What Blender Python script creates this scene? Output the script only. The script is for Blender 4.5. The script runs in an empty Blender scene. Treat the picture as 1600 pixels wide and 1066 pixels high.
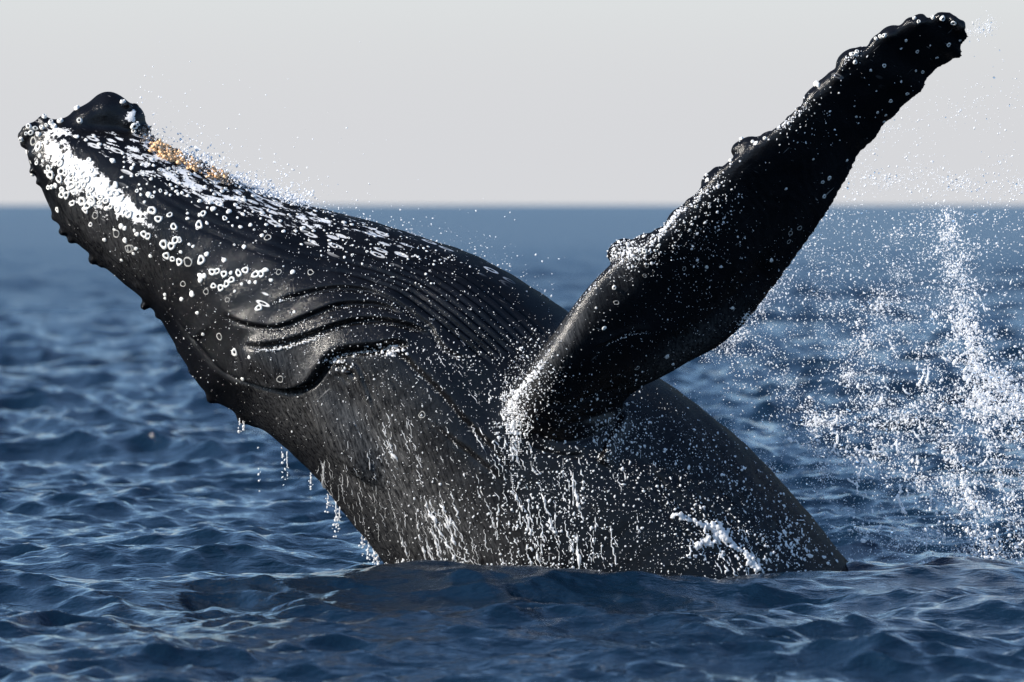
import bpy, bmesh, math, random
import numpy as np
from mathutils import Vector, Matrix

SC = bpy.context.scene
COL = SC.collection
rng = np.random.default_rng(7)
random.seed(7)

# ------------------------------------------------------------------ camera, sky, sun, exposure
DIST = 45.0          # metres from the camera to the whale
CAMZ = 2.85          # height of the lens over the sea
PPM = 200.0          # photograph pixels per metre at the whale

cam_d = bpy.data.cameras.new('camera')
cam = bpy.data.objects.new('camera', cam_d)
COL.objects.link(cam)
cam.location = (0, -DIST, CAMZ)
cam.rotation_euler = (math.radians(90), 0, 0)
cam_d.sensor_width = 36.0
cam_d.lens = 36.0 * DIST / 8.0
cam_d.shift_y = -213.0 / 1600.0
cam_d.clip_start = 0.5
cam_d.clip_end = 60000
cam_d.dof.use_dof = True
cam_d.dof.focus_distance = DIST - 1.0
cam_d.dof.aperture_fstop = 2.2
SC.camera = cam

SUN_DIR = Vector((-0.85, -0.32, 0.44)).normalized()     # towards the sun
SUN_EL = math.asin(SUN_DIR.z)
SUN_ROT = math.atan2(SUN_DIR.x, SUN_DIR.y)

world = bpy.data.worlds.new('World')
SC.world = world
world.use_nodes = True
wn = world.node_tree
for n in list(wn.nodes):
    wn.nodes.remove(n)
w_out = wn.nodes.new('ShaderNodeOutputWorld')
w_bg = wn.nodes.new('ShaderNodeBackground')
w_sky = wn.nodes.new('ShaderNodeTexSky')
w_sky.sky_type = 'NISHITA'
w_sky.sun_disc = False
w_sky.sun_elevation = SUN_EL
w_sky.sun_rotation = SUN_ROT
w_sky.altitude = 0
w_sky.air_density = 1.0
w_sky.dust_density = 0.4
w_sky.ozone_density = 3.8
w_bg.inputs['Strength'].default_value = 0.15
# pale sea haze lying along the whole horizon, the same all the way round
w_tc = wn.nodes.new('ShaderNodeTexCoord')
w_sep = wn.nodes.new('ShaderNodeSeparateXYZ')
w_map = wn.nodes.new('ShaderNodeMapRange'); w_map.interpolation_type = 'SMOOTHERSTEP'
w_map.inputs[1].default_value = 0.0; w_map.inputs[2].default_value = 0.15
w_map.inputs[3].default_value = 1.0; w_map.inputs[4].default_value = 0.0
w_mix = wn.nodes.new('ShaderNodeMix'); w_mix.data_type = 'RGBA'
wn.links.new(w_tc.outputs['Generated'], w_sep.inputs[0])
wn.links.new(w_sep.outputs['Z'], w_map.inputs[0])
wn.links.new(w_map.outputs[0], w_mix.inputs[0])
wn.links.new(w_sky.outputs[0], w_mix.inputs[6])
w_mix.inputs[7].default_value = (2.60, 2.625, 2.72, 1)
wn.links.new(w_mix.outputs[2], w_bg.inputs[0])
wn.links.new(w_bg.outputs[0], w_out.inputs[0])

sun_d = bpy.data.lights.new('sun', 'SUN')
sun_d.energy = 5.0
sun_d.angle = math.radians(0.5)
sun_d.color = (1.0, 0.93, 0.83)
sun = bpy.data.objects.new('sun', sun_d)
COL.objects.link(sun)
sun.location = SUN_DIR * 60
sun.rotation_euler = SUN_DIR.to_track_quat('Z', 'Y').to_euler()

vs = SC.view_settings
vs.view_transform = 'Standard'
vs.look = 'None'
vs.gamma = 1.0
vs.exposure = 0.8
vs.use_curve_mapping = False
SC.cycles.use_denoising = True
SC.cycles.max_bounces = 8
SC.cycles.caustics_reflective = False
SC.cycles.caustics_refractive = False

# ------------------------------------------------------------------ helpers
def to_px(P):
    d = (P[:, 1] + DIST) / DIST
    return P[:, 0] / d * PPM + 800.0, 320.0 - (P[:, 2] - CAMZ) / d * PPM

def w3(px, py, y):
    """photograph pixel at depth y (m behind the whale's middle plane) -> point"""
    px = np.asarray(px, float); py = np.asarray(py, float); y = np.asarray(y, float)
    d = (y + DIST) / DIST
    return np.stack([(px - 800) / PPM * d, y + 0 * px, CAMZ + (320 - py) / PPM * d], -1)

def spline(pts, n):
    """Catmull-Rom through rows of pts, n samples"""
    P = np.asarray(pts, float)
    P = np.vstack([2 * P[0] - P[1], P, 2 * P[-1] - P[-2]])
    m = len(P) - 3
    t = np.linspace(0, m - 1e-6, n)
    i = t.astype(int); f = (t - i)[:, None]
    a, b, c, d = P[i], P[i + 1], P[i + 2], P[i + 3]
    return 0.5 * (2 * b + (c - a) * f + (2 * a - 5 * b + 4 * c - d) * f ** 2 + (3 * b - a - 3 * c + d) * f ** 3)

def mesh_np(name, V, F, mat=None, smooth=True):
    V = np.ascontiguousarray(V, dtype=np.float32); F = np.ascontiguousarray(F, dtype=np.int32)
    k = F.shape[1]
    me = bpy.data.meshes.new(name)
    me.vertices.add(len(V)); me.vertices.foreach_set('co', V.ravel())
    me.loops.add(F.size); me.loops.foreach_set('vertex_index', F.ravel())
    me.polygons.add(len(F))
    me.polygons.foreach_set('loop_start', np.arange(0, F.size, k, dtype=np.int32))
    me.polygons.foreach_set('use_smooth', np.full(len(F), smooth, dtype=bool))
    if mat: me.materials.append(mat)
    me.update(calc_edges=True)
    me.validate()
    return me

def link(name, me, parent=None, label=None, cat=None, kind=None, group=None):
    o = bpy.data.objects.new(name, me)
    COL.objects.link(o)
    if parent: o.parent = parent
    if label: o['label'] = label
    if cat: o['category'] = cat
    if kind: o['kind'] = kind
    if group: o['group'] = group
    return o

def ico(level):
    bm = bmesh.new()
    bmesh.ops.create_icosphere(bm, subdivisions=level, radius=1.0)
    V = np.array([v.co[:] for v in bm.verts]); F = np.array([[v.index for v in f.verts] for f in bm.faces])
    bm.free()
    return V, F
ICO1, ICO2, ICO3 = ico(1), ico(2), ico(3)
OCT = (np.array([[1,0,0],[-1,0,0],[0,1,0],[0,-1,0],[0,0,1],[0,0,-1]], float),
       np.array([[0,2,4],[2,1,4],[1,3,4],[3,0,4],[2,0,5],[1,2,5],[3,1,5],[0,3,5]]))

def blobs(template, pos, rad, stretch=0.35, vert=0.0):
    """many small irregular drops in one array; rad (n,), stretched on random axes"""
    TV, TF = template
    n = len(pos)
    sc = rad[:, None] * np.exp(rng.normal(0, stretch, (n, 3)))
    sc[:, 2] *= 1 + vert * np.abs(rng.normal(0, 1, n))
    ang = rng.uniform(0, 2 * math.pi, n); tilt = rng.normal(0, 0.45, n)
    V = TV[None] * sc[:, None, :]
    c, s = np.cos(tilt)[:, None], np.sin(tilt)[:, None]
    x, z = V[..., 0] * c + V[..., 2] * s, -V[..., 0] * s + V[..., 2] * c
    V = np.stack([x, V[..., 1], z], -1)
    V = V + pos[:, None, :]
    F = TF[None] + (np.arange(n) * len(TV))[:, None, None]
    return V.reshape(-1, 3), F.reshape(-1, 3)

def tubes(paths, radii, sides=5):
    """round strings along paths; each radii[i] follows its path"""
    VV, FF, off = [], [], 0
    for P, R in zip(paths, radii):
        P = np.asarray(P, float); R = np.asarray(R, float); m = len(P)
        if m < 2: continue
        T = np.gradient(P, axis=0); T /= np.linalg.norm(T, axis=1, keepdims=True) + 1e-9
        ref = np.array([0.0, 1.0, 0.05])
        A = np.cross(T, ref); A /= np.linalg.norm(A, axis=1, keepdims=True) + 1e-9
        B = np.cross(T, A)
        th = np.linspace(0, 2 * math.pi, sides, endpoint=False)
        ring = P[:, None] + R[:, None, None] * (A[:, None] * np.cos(th)[None, :, None] + B[:, None] * np.sin(th)[None, :, None])
        V = np.vstack([ring.reshape(-1, 3), P[:1] - T[:1] * R[0], P[-1:] + T[-1:] * R[-1]])
        q = []
        for i in range(m - 1):
            for k in range(sides):
                a, b = i * sides + k, i * sides + (k + 1) % sides
                q += [[a, b, b + sides], [a, b + sides, a + sides]]
        e0, e1 = m * sides, m * sides + 1
        for k in range(sides):
            q.append([e0, (k + 1) % sides, k])
            q.append([e1, (m - 1) * sides + k, (m - 1) * sides + (k + 1) % sides])
        VV.append(V); FF.append(np.array(q) + off); off += len(V)
    return np.vstack(VV), np.vstack(FF)

def merge(*vf):
    VV, FF, off = [], [], 0
    for V, F in vf:
        VV.append(V); FF.append(F + off); off += len(V)
    return np.vstack(VV), np.vstack(FF)

def liquid(name, V, F, mat, voxel, it):
    """melt overlapping drops and strings into one smooth body of water"""
    o = bpy.data.objects.new('melt', mesh_np('melt', V, F)); COL.objects.link(o)
    m = o.modifiers.new('r', 'REMESH'); m.mode = 'VOXEL'; m.voxel_size = voxel; m.use_smooth_shade = True
    m = o.modifiers.new('s', 'SMOOTH'); m.factor = 0.5; m.iterations = it
    me = bpy.data.meshes.new_from_object(o.evaluated_get(bpy.context.evaluated_depsgraph_get()))
    old = o.data; bpy.data.objects.remove(o); bpy.data.meshes.remove(old)
    me.name = name; me.materials.clear(); me.materials.append(mat)
    me.polygons.foreach_set('use_smooth', np.ones(len(me.polygons), bool))
    print('liquid', name, len(me.polygons))
    return me

# ------------------------------------------------------------------ materials
def new_mat(name):
    m = bpy.data.materials.new(name); m.use_nodes = True
    nt = m.node_tree
    b = nt.nodes['Principled BSDF']
    return m, nt, b

def node(nt, kind, **kw):
    n = nt.nodes.new(kind)
    for k, v in kw.items():
        if k.startswith('i_'):
            n.inputs[k[2:].replace('_', ' ')].default_value = v
        else:
            setattr(n, k, v)
    return n

def mathn(nt, op, a, b=None, clamp=False):
    n = nt.nodes.new('ShaderNodeMath'); n.operation = op; n.use_clamp = clamp
    for i, v in enumerate((a, b)):
        if v is None: continue
        if hasattr(v, 'is_linked'): nt.links.new(v, n.inputs[i])
        else: n.inputs[i].default_value = v
    return n.outputs[0]

def ramp(nt, src, lo, hi, a=0.0, b=1.0):
    n = nt.nodes.new('ShaderNodeMapRange'); n.interpolation_type = 'SMOOTHSTEP'
    nt.links.new(src, n.inputs[0])
    for i, v in zip((1, 2, 3, 4), (lo, hi, a, b)): n.inputs[i].default_value = v
    return n.outputs[0]

def mixc(nt, fac, a, b):
    n = nt.nodes.new('ShaderNodeMix'); n.data_type = 'RGBA'
    if hasattr(fac, 'is_linked'): nt.links.new(fac, n.inputs[0])
    else: n.inputs[0].default_value = fac
    for i, v in ((6, a), (7, b)):
        if hasattr(v, 'is_linked'): nt.links.new(v, n.inputs[i])
        else: n.inputs[i].default_value = (*v, 1)
    return n.outputs[2]

# --- sea
M_SEA, nt, b = new_mat('sea_water')
b.inputs['Base Color'].default_value = (0.0018, 0.0092, 0.0205, 1)
b.inputs['Roughness'].default_value = 0.06
b.inputs['IOR'].default_value = 1.333
geo = node(nt, 'ShaderNodeNewGeometry')
mp = node(nt, 'ShaderNodeMapping'); mp.inputs['Scale'].default_value = (0.7, 1.0, 1.0)
nt.links.new(geo.outputs['Position'], mp.inputs[0])
n1 = node(nt, 'ShaderNodeTexNoise', i_Scale=8.0, i_Detail=5.0, i_Roughness=0.55)
n2 = node(nt, 'ShaderNodeTexNoise', i_Scale=1.3, i_Detail=3.0, i_Roughness=0.5)
for n in (n1, n2): nt.links.new(mp.outputs[0], n.inputs['Vector'])
bp1 = node(nt, 'ShaderNodeBump', i_Strength=1.0, i_Distance=0.036)
bp2 = node(nt, 'ShaderNodeBump', i_Strength=1.0, i_Distance=0.10)
nt.links.new(n1.outputs[0], bp1.inputs['Height']); nt.links.new(n2.outputs[0], bp2.inputs['Height'])
nt.links.new(bp2.outputs[0], bp1.inputs['Normal']); nt.links.new(bp1.outputs[0], b.inputs['Normal'])
# farther out the ripples are too small to build: their slopes become roughness
sepp = node(nt, 'ShaderNodeSeparateXYZ'); nt.links.new(geo.outputs['Position'], sepp.inputs[0])
nt.links.new(ramp(nt, sepp.outputs['Y'], 0.0, 160.0, 0.07, 0.34), b.inputs['Roughness'])

# --- whale skin
M_SKIN, nt, b = new_mat('whale_skin')
tc = node(nt, 'ShaderNodeTexCoord')
at_s = node(nt, 'ShaderNodeAttribute', attribute_name='scar')
at_k = node(nt, 'ShaderNodeAttribute', attribute_name='scarline')
at_g = node(nt, 'ShaderNodeAttribute', attribute_name='painted_sheen')
big = node(nt, 'ShaderNodeTexNoise', i_Scale=3.0, i_Detail=4.0)
mid = node(nt, 'ShaderNodeTexNoise', i_Scale=16.0, i_Detail=5.0, i_Roughness=0.65)
fine = node(nt, 'ShaderNodeTexNoise', i_Scale=70.0, i_Detail=4.0, i_Roughness=0.7)
for n in (big, mid, fine): nt.links.new(tc.outputs['Object'], n.inputs['Vector'])
# long scars follow the pleats: coordinates squeezed along the head
mps = node(nt, 'ShaderNodeMapping', vector_type='TEXTURE'); mps.inputs['Rotation'].default_value = (0, math.radians(22), 0); mps.inputs['Scale'].default_value = (3.2, 2.0, 0.85)
nt.links.new(tc.outputs['Object'], mps.inputs[0])
lin = node(nt, 'ShaderNodeTexNoise', i_Scale=24.0, i_Detail=4.0, i_Roughness=0.6)
nt.links.new(mps.outputs[0], lin.inputs['Vector'])
# rivulet-like vertical grain for the sheen painted on the flank
mpv = node(nt, 'ShaderNodeMapping', vector_type='TEXTURE'); mpv.inputs['Rotation'].default_value = (0, math.radians(-16), 0); mpv.inputs['Scale'].default_value = (0.7, 1.0, 4.5)
nt.links.new(tc.outputs['Object'], mpv.inputs[0])
ver = node(nt, 'ShaderNodeTexNoise', i_Scale=44.0, i_Detail=6.0, i_Roughness=0.7)
nt.links.new(mpv.outputs[0], ver.inputs['Vector'])
f_patch = mathn(nt, 'ADD', at_s.outputs['Fac'], mathn(nt, 'MULTIPLY', mathn(nt, 'SUBTRACT', mid.outputs[0], 0.5), 1.9))
vor = node(nt, 'ShaderNodeTexVoronoi', i_Scale=17.0)
vmap = node(nt, 'ShaderNodeVectorMath', operation='ADD')
nt.links.new(tc.outputs['Object'], vmap.inputs[0])
vsc = node(nt, 'ShaderNodeVectorMath', operation='SCALE'); vsc.inputs['Scale'].default_value = 0.02
nt.links.new(fine.outputs['Color'], vsc.inputs[0]); nt.links.new(vsc.outputs[0], vmap.inputs[1])
nt.links.new(vmap.outputs[0], vor.inputs['Vector'])
craters = mathn(nt, 'MULTIPLY', ramp(nt, vor.outputs['Distance'], 0.12, 0.42, 1.0, 0.0), ramp(nt, at_s.outputs['Fac'], 0.6, 1.2, 1.0, 0.55))
f_patch = mathn(nt, 'SUBTRACT', f_patch, craters)
f_patch = mathn(nt, 'ADD', f_patch, mathn(nt, 'MULTIPLY', mathn(nt, 'SUBTRACT', fine.outputs[0], 0.5), 0.9))
f_patch = ramp(nt, f_patch, 0.46, 0.60)
f_line = mathn(nt, 'ADD', mathn(nt, 'MULTIPLY', at_k.outputs['Fac'], 0.30), lin.outputs[0])
f_line = mathn(nt, 'ADD', f_line, mathn(nt, 'MULTIPLY', mathn(nt, 'SUBTRACT', fine.outputs[0], 0.5), 0.25))
f_line = ramp(nt, f_line, 0.82, 0.88)
vor2 = node(nt, 'ShaderNodeTexVoronoi', i_Scale=19.0)
nt.links.new(mps.outputs[0], vor2.inputs['Vector'])
sepc = node(nt, 'ShaderNodeSeparateColor'); nt.links.new(vor2.outputs['Color'], sepc.inputs[0])
ring = mathn(nt, 'MULTIPLY', ramp(nt, vor2.outputs['Distance'], 0.16, 0.24), ramp(nt, vor2.outputs['Distance'], 0.34, 0.42, 1.0, 0.0))
ring = mathn(nt, 'MULTIPLY', ring, ramp(nt, mathn(nt, 'ADD', sepc.outputs[0], mathn(nt, 'MULTIPLY', at_k.outputs['Fac'], 0.5)), 0.85, 0.95))
f_line = mathn(nt, 'MAXIMUM', f_line, mathn(nt, 'MULTIPLY', ring, 0.8))
f_line = mathn(nt, 'MULTIPLY', f_line, ramp(nt, at_k.outputs['Fac'], 0.05, 0.3))
scr = None
for rot, sc_ in ((27, 60.0), (-42, 40.0)):
    m_ = node(nt, 'ShaderNodeMapping', vector_type='TEXTURE'); m_.inputs['Rotation'].default_value = (0, math.radians(rot), 0); m_.inputs['Scale'].default_value = (14.0, 3.0, 1.0)
    nt.links.new(tc.outputs['Object'], m_.inputs[0])
    n_ = node(nt, 'ShaderNodeTexNoise', i_Scale=sc_, i_Detail=1.0); nt.links.new(m_.outputs[0], n_.inputs['Vector'])
    v_ = ramp(nt, n_.outputs[0], 0.74, 0.80)
    scr = v_ if scr is None else mathn(nt, 'MAXIMUM', scr, v_)
scr = mathn(nt, 'MULTIPLY', scr, ramp(nt, big.outputs[0], 0.45, 0.65, 0.0, 0.28))
f_white = mathn(nt, 'MAXIMUM', mathn(nt, 'MAXIMUM', f_patch, f_line), scr)
f_sheen = mathn(nt, 'MULTIPLY', at_g.outputs['Fac'], ramp(nt, ver.outputs[0], 0.32, 0.82))
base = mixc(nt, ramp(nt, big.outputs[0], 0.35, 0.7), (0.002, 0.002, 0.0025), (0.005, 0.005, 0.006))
base = mixc(nt, f_sheen, base, (0.142, 0.142, 0.142))  # lit sheen of the wet skin, put into the base colour
base = mixc(nt, f_white, base, (0.66, 0.65, 0.64))
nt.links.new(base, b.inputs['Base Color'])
nt.links.new(ramp(nt, mid.outputs[0], 0.3, 0.75, 0.18, 0.34), b.inputs['Roughness'])
b.inputs['Specular IOR Level'].default_value = 0.0
gl = node(nt, 'ShaderNodeBsdfGlossy'); gl.inputs[0].default_value = (1, 1, 1, 1)
lw = node(nt, 'ShaderNodeLayerWeight', i_Blend=0.5)
gfac = mathn(nt, 'ADD', mathn(nt, 'MULTIPLY', mathn(nt, 'POWER', lw.outputs['Facing'], 3.0), 0.018), 0.020)
mxs = node(nt, 'ShaderNodeMixShader'); nt.links.new(gfac, mxs.inputs[0])
nt.links.new(b.outputs[0], mxs.inputs[1]); nt.links.new(gl.outputs[0], mxs.inputs[2])
nt.links.new(mxs.outputs[0], nt.nodes['Material Output'].inputs[0])
nt.links.new(ramp(nt, mid.outputs[0], 0.3, 0.75, 0.10, 0.25), gl.inputs['Roughness'])
ba = node(nt, 'ShaderNodeBump', i_Strength=0.45, i_Distance=0.008)
bb = node(nt, 'ShaderNodeBump', i_Strength=0.7, i_Distance=0.005)
bc = node(nt, 'ShaderNodeBump', i_Strength=0.2, i_Distance=0.004)
nt.links.new(mid.outputs[0], ba.inputs['Height']); nt.links.new(fine.outputs[0], bb.inputs['Height'])
nt.links.new(ver.outputs[0], bc.inputs['Height'])
nt.links.new(ba.outputs[0], bc.inputs['Normal']); nt.links.new(bc.outputs[0], bb.inputs['Normal'])
nt.links.new(bb.outputs[0], b.inputs['Normal']); nt.links.new(bb.outputs[0], gl.inputs['Normal'])

def simple(name, col, rough, var=0.25, scale=30.0, bump=0.0, **kw):
    m, nt, b = new_mat(name)
    tc = node(nt, 'ShaderNodeTexCoord')
    n = node(nt, 'ShaderNodeTexNoise', i_Scale=scale, i_Detail=4.0)
    nt.links.new(tc.outputs['Object'], n.inputs['Vector'])
    c = mixc(nt, ramp(nt, n.outputs[0], 0.3, 0.7), tuple(x * (1 - var) for x in col), col)
    nt.links.new(c, b.inputs['Base Color'])
    b.inputs['Roughness'].default_value = rough
    for k, v in kw.items(): b.inputs[k].default_value = v
    if bump:
        q = node(nt, 'ShaderNodeBump', i_Strength=0.6, i_Distance=bump)
        nt.links.new(n.outputs[0], q.inputs['Height']); nt.links.new(q.outputs[0], b.inputs['Normal'])
    return m
M_BARN = simple('barnacle_shell', (0.78, 0.77, 0.73), 0.45, 0.3, 45.0, 0.004)
M_BARN2 = simple('old_barnacle_shell', (0.42, 0.41, 0.38), 0.5, 0.4, 45.0, 0.004)
M_LICE = simple('whale_lice_orange', (0.90, 0.55, 0.28), 0.5, 0.4, 35.0)
M_LICE2 = simple('whale_lice_brown', (0.16, 0.13, 0.11), 0.5, 0.5, 25.0)
M_EYE = simple('eye_ball', (0.01, 0.008, 0.007), 0.05, 0.3, 30.0)
M_FOAM = simple('white_water', (0.96, 0.965, 0.97), 0.25, 0.08, 40.0)
nt = M_FOAM.node_tree
tl = node(nt, 'ShaderNodeBsdfTranslucent'); tl.inputs[0].default_value = (0.98, 0.98, 0.99, 1)
mx = node(nt, 'ShaderNodeMixShader'); mx.inputs[0].default_value = 0.5
nt.links.new(nt.nodes['Principled BSDF'].outputs[0], mx.inputs[1]); nt.links.new(tl.outputs[0], mx.inputs[2])
nt.links.new(mx.outputs[0], nt.nodes['Material Output'].inputs[0])
M_DROP, nt, b = new_mat('clear_water')
b.inputs['Base Color'].default_value = (0.95, 0.97, 1.0, 1)
b.inputs['Roughness'].default_value = 0.02; b.inputs['IOR'].default_value = 1.333
b.inputs['Transmission Weight'].default_value = 1.0

# ------------------------------------------------------------------ the sea: a polar sheet from under the boat to the horizon
def far_rows():
    r, out = 29.05, []
    while r < 45000:
        out.append(r)
        r *= 1 + float(np.interp(math.log(r), np.log([60, 110, 400, 3000, 20000]), [0.00135, 0.0025, 0.0058, 0.03, 0.2]))
    return np.array(out + [45000.0])

def build_sea():
    fine = np.radians(np.linspace(-5.9, 5.9, 400))
    side = np.radians(np.concatenate([np.linspace(6.9, 12, 16), np.linspace(13, 40, 20), np.linspace(44, 180, 22)]))
    ang = np.concatenate([-side[::-1][1:], fine, side])
    r = np.concatenate([np.linspace(1.5, 25, 18), np.geomspace(25.6, 29, 26), far_rows()])
    A, R = np.meshgrid(ang, r)
    X = R * np.sin(A); Y = R * np.cos(A) - DIST
    dr = np.gradient(r)
    dx = np.zeros_like(X); dy = np.zeros_like(X); dz = np.zeros_like(X)
    g = np.random.default_rng(21)
    waves = []
    for k in range(185):
        lam = 0.16 * (5.5 / 0.16) ** ((k + g.random()) / 170)
        th = math.radians(-105) + g.normal(0, 0.5)
        if lam < 3.0: th = math.radians(-100) + g.normal(0, 0.78)
        steep = 0.052 if lam < 0.3 else (0.066 if lam < 0.75 else (0.036 if lam < 1.6 else 0.014))
        waves.append((lam, th, steep, g.random() * 6.283, g.random() * 6, g.random() * 6))
    lat = r * math.radians(11.8 / 399)
    def resolve(lam, th):
        """how well the sheet's rows and columns can carry a wave, by its direction"""
        n = lam / np.maximum(np.maximum(np.abs(math.sin(th)) * dr, np.abs(math.cos(th)) * lat), 1e-6)
        return np.clip((n - 2.6) / 2.4, 0, 1)
    have = sum((w_[2] * resolve(w_[0], w_[1])) ** 2 for w_ in waves); want = sum(w_[2] ** 2 for w_ in waves)
    boost = np.clip(np.sqrt(want / (have + 1e-6)), 1, 1.7)      # far off, the waves the mesh can carry stand in for the small ones
    for lam, th, steep, p0, p1, p2 in waves:
        K = 2 * math.pi / lam
        kx, ky = math.cos(th) * K, math.sin(th) * K
        fade = (resolve(lam, th) * boost)[:, None] * np.ones_like(A)
        if fade.max() == 0: continue
        if lam < 1.2:                                           # gusts: ripples come in patches
            gl = lam * 9
            fade = fade * (0.65 + 0.55 * np.sin(X / gl + p1) * np.sin(Y / gl * 0.6 + p2))
        ph = kx * X + ky * Y + p0
        s, c = np.sin(ph), np.cos(ph)
        amp = steep / K
        dz += amp * fade * s
        dx += 0.9 * amp * fade * c * kx / K; dy += 0.9 * amp * fade * c * ky / K
    # the swell that stands before the whale and hides its waterline
    yr = Y + 1.9 + 0.35 * np.sin(X * 0.9 + 0.6) + 0.2 * np.sin(X * 2.3)
    lat = 0.5 + 0.5 * np.tanh((X + 1.15) / 0.45)
    swell = (0.03 + 0.09 * lat) * np.exp(-np.where(yr < 0, yr / 1.1, yr / 0.45) ** 2)
    calm = 1 - 0.40 * np.exp(-(yr / 0.9) ** 2)
    dz = dz * calm + swell
    P = np.stack([X + dx, Y + dy, dz], -1)
    nr, na = X.shape
    i, j = np.meshgrid(np.arange(nr - 1), np.arange(na - 1), indexing='ij')
    a = i * na + j
    F = np.stack([a, a + na, a + na + 1, a + 1], -1).reshape(-1, 4)
    wrap = np.arange(nr - 1) * na
    F = np.vstack([F, np.stack([wrap + na - 1, wrap + 2 * na - 1, wrap + na, wrap], -1)])
    F = F[:, ::-1]
    # patch under the camera
    V = np.vstack([P.reshape(-1, 3), [[0, -DIST, 0]]])
    me = mesh_np('sea', V, F, M_SEA)
    return link('sea', me, label='choppy blue open sea stretching to the horizon', cat='sea', kind='structure')
sea = build_sea()

# ------------------------------------------------------------------ the whale
ROOT = Vector((0.9, 0.0, 0.0))
whale = bpy.data.objects.new('humpback_whale', None)
COL.objects.link(whale)
whale.location = ROOT
whale['label'] = 'black humpback whale breaching from the sea with one long flipper raised'
whale['category'] = 'whale'
RT = np.array(ROOT)

# back edge (px), throat edge (px), half width in depth (m)
SECT = [
    ((37, 222), (43, 203), 0.08), ((46, 258), (72, 190), 0.20), ((66, 298), (120, 193), 0.33), ((97, 358), (215, 208), 0.46),
    ((160, 415), (325, 262), 0.60), ((246, 494), (430, 307), 0.74), ((314, 606), (545, 337), 0.92), ((405, 668), (680, 376), 1.08),
    ((478, 730), (785, 421), 1.18), ((545, 812), (900, 497), 1.26), ((612, 898), (1035, 592), 1.34), ((668, 985), (1182, 711), 1.40),
    ((735, 1090), (1330, 884), 1.42), ((765, 1140), (1395, 975), 1.40)]

def body_shell():
    data = np.array([[*a, *b, c] for a, b, c in SECT], float)
    S = spline(data, 170)
    NT = 150
    th = np.linspace(0, 2 * math.pi, NT, endpoint=False)
    ct, st = np.cos(th), np.sin(th)
    e = 2 / 2.25
    f = np.sign(ct) * np.abs(ct) ** e; g = np.sign(st) * np.abs(st) ** e
    L, U, bb = S[:, 0:2], S[:, 2:4], S[:, 4]
    C = (L + U) / 2; H = (U - L) / 2
    px = C[:, 0:1] + H[:, 0:1] * f[None]; py = C[:, 1:2] + H[:, 1:2] * f[None]
    # the back (rostrum) side is slimmer than the throat side
    slim = 1 - 0.16 * np.clip(-f, 0, 1) ** 2
    y = bb[:, None] * (g * slim)[None]
    P = w3(px, py, y)
    n = len(S)
    V = np.vstack([P.reshape(-1, 3), P[0].mean(0)[None], P[-1].mean(0)[None]])
    i, j = np.meshgrid(np.arange(n - 1), np.arange(NT), indexing='ij')
    a = i * NT + j; b2 = i * NT + (j + 1) % NT
    T = np.vstack([np.stack([a, b2, b2 + NT], -1).reshape(-1, 3), np.stack([a, b2 + NT, a + NT], -1).reshape(-1, 3)])
    k = np.arange(NT); k2 = (k + 1) % NT
    T = np.vstack([T, np.stack([k2, k, 0 * k + n * NT], -1), np.stack([(n - 1) * NT + k, (n - 1) * NT + k2, 0 * k + n * NT + 1], -1)])
    return V, T

# leading edge, trailing edge (px), depth of middle, depth tilt (trailing minus leading, m), thickness (m)
FLIP = [
    ((800, 740), (945, 780), -0.45, 0.10, 0.70), ((792, 662), (958, 700), -0.98, 0.14, 0.74), ((822, 582), (982, 622), -1.26, 0.34, 0.62),
    ((884, 498), (1060, 572), -1.36, 0.46, 0.50), ((948, 420), (1150, 512), -1.42, 0.54, 0.42), ((1036, 360), (1213, 432), -1.48, 0.54, 0.36),
    ((1097, 296), (1265, 362), -1.54, 0.50, 0.32), ((1150, 247), (1305, 300), -1.60, 0.46, 0.28), ((1213, 204), (1340, 238), -1.66, 0.40, 0.25),
    ((1272, 150), (1383, 190), -1.72, 0.36, 0.22), ((1322, 106), (1420, 150), -1.78, 0.32, 0.19), ((1377, 60), (1462, 107), -1.84, 0.28, 0.16),
    ((1424, 37), (1490, 84), -1.90, 0.22, 0.13), ((1476, 28), (1509, 64), -1.94, 0.14, 0.09), ((1504, 42), (1512, 52), -1.95, 0.05, 0.04)]

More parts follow.
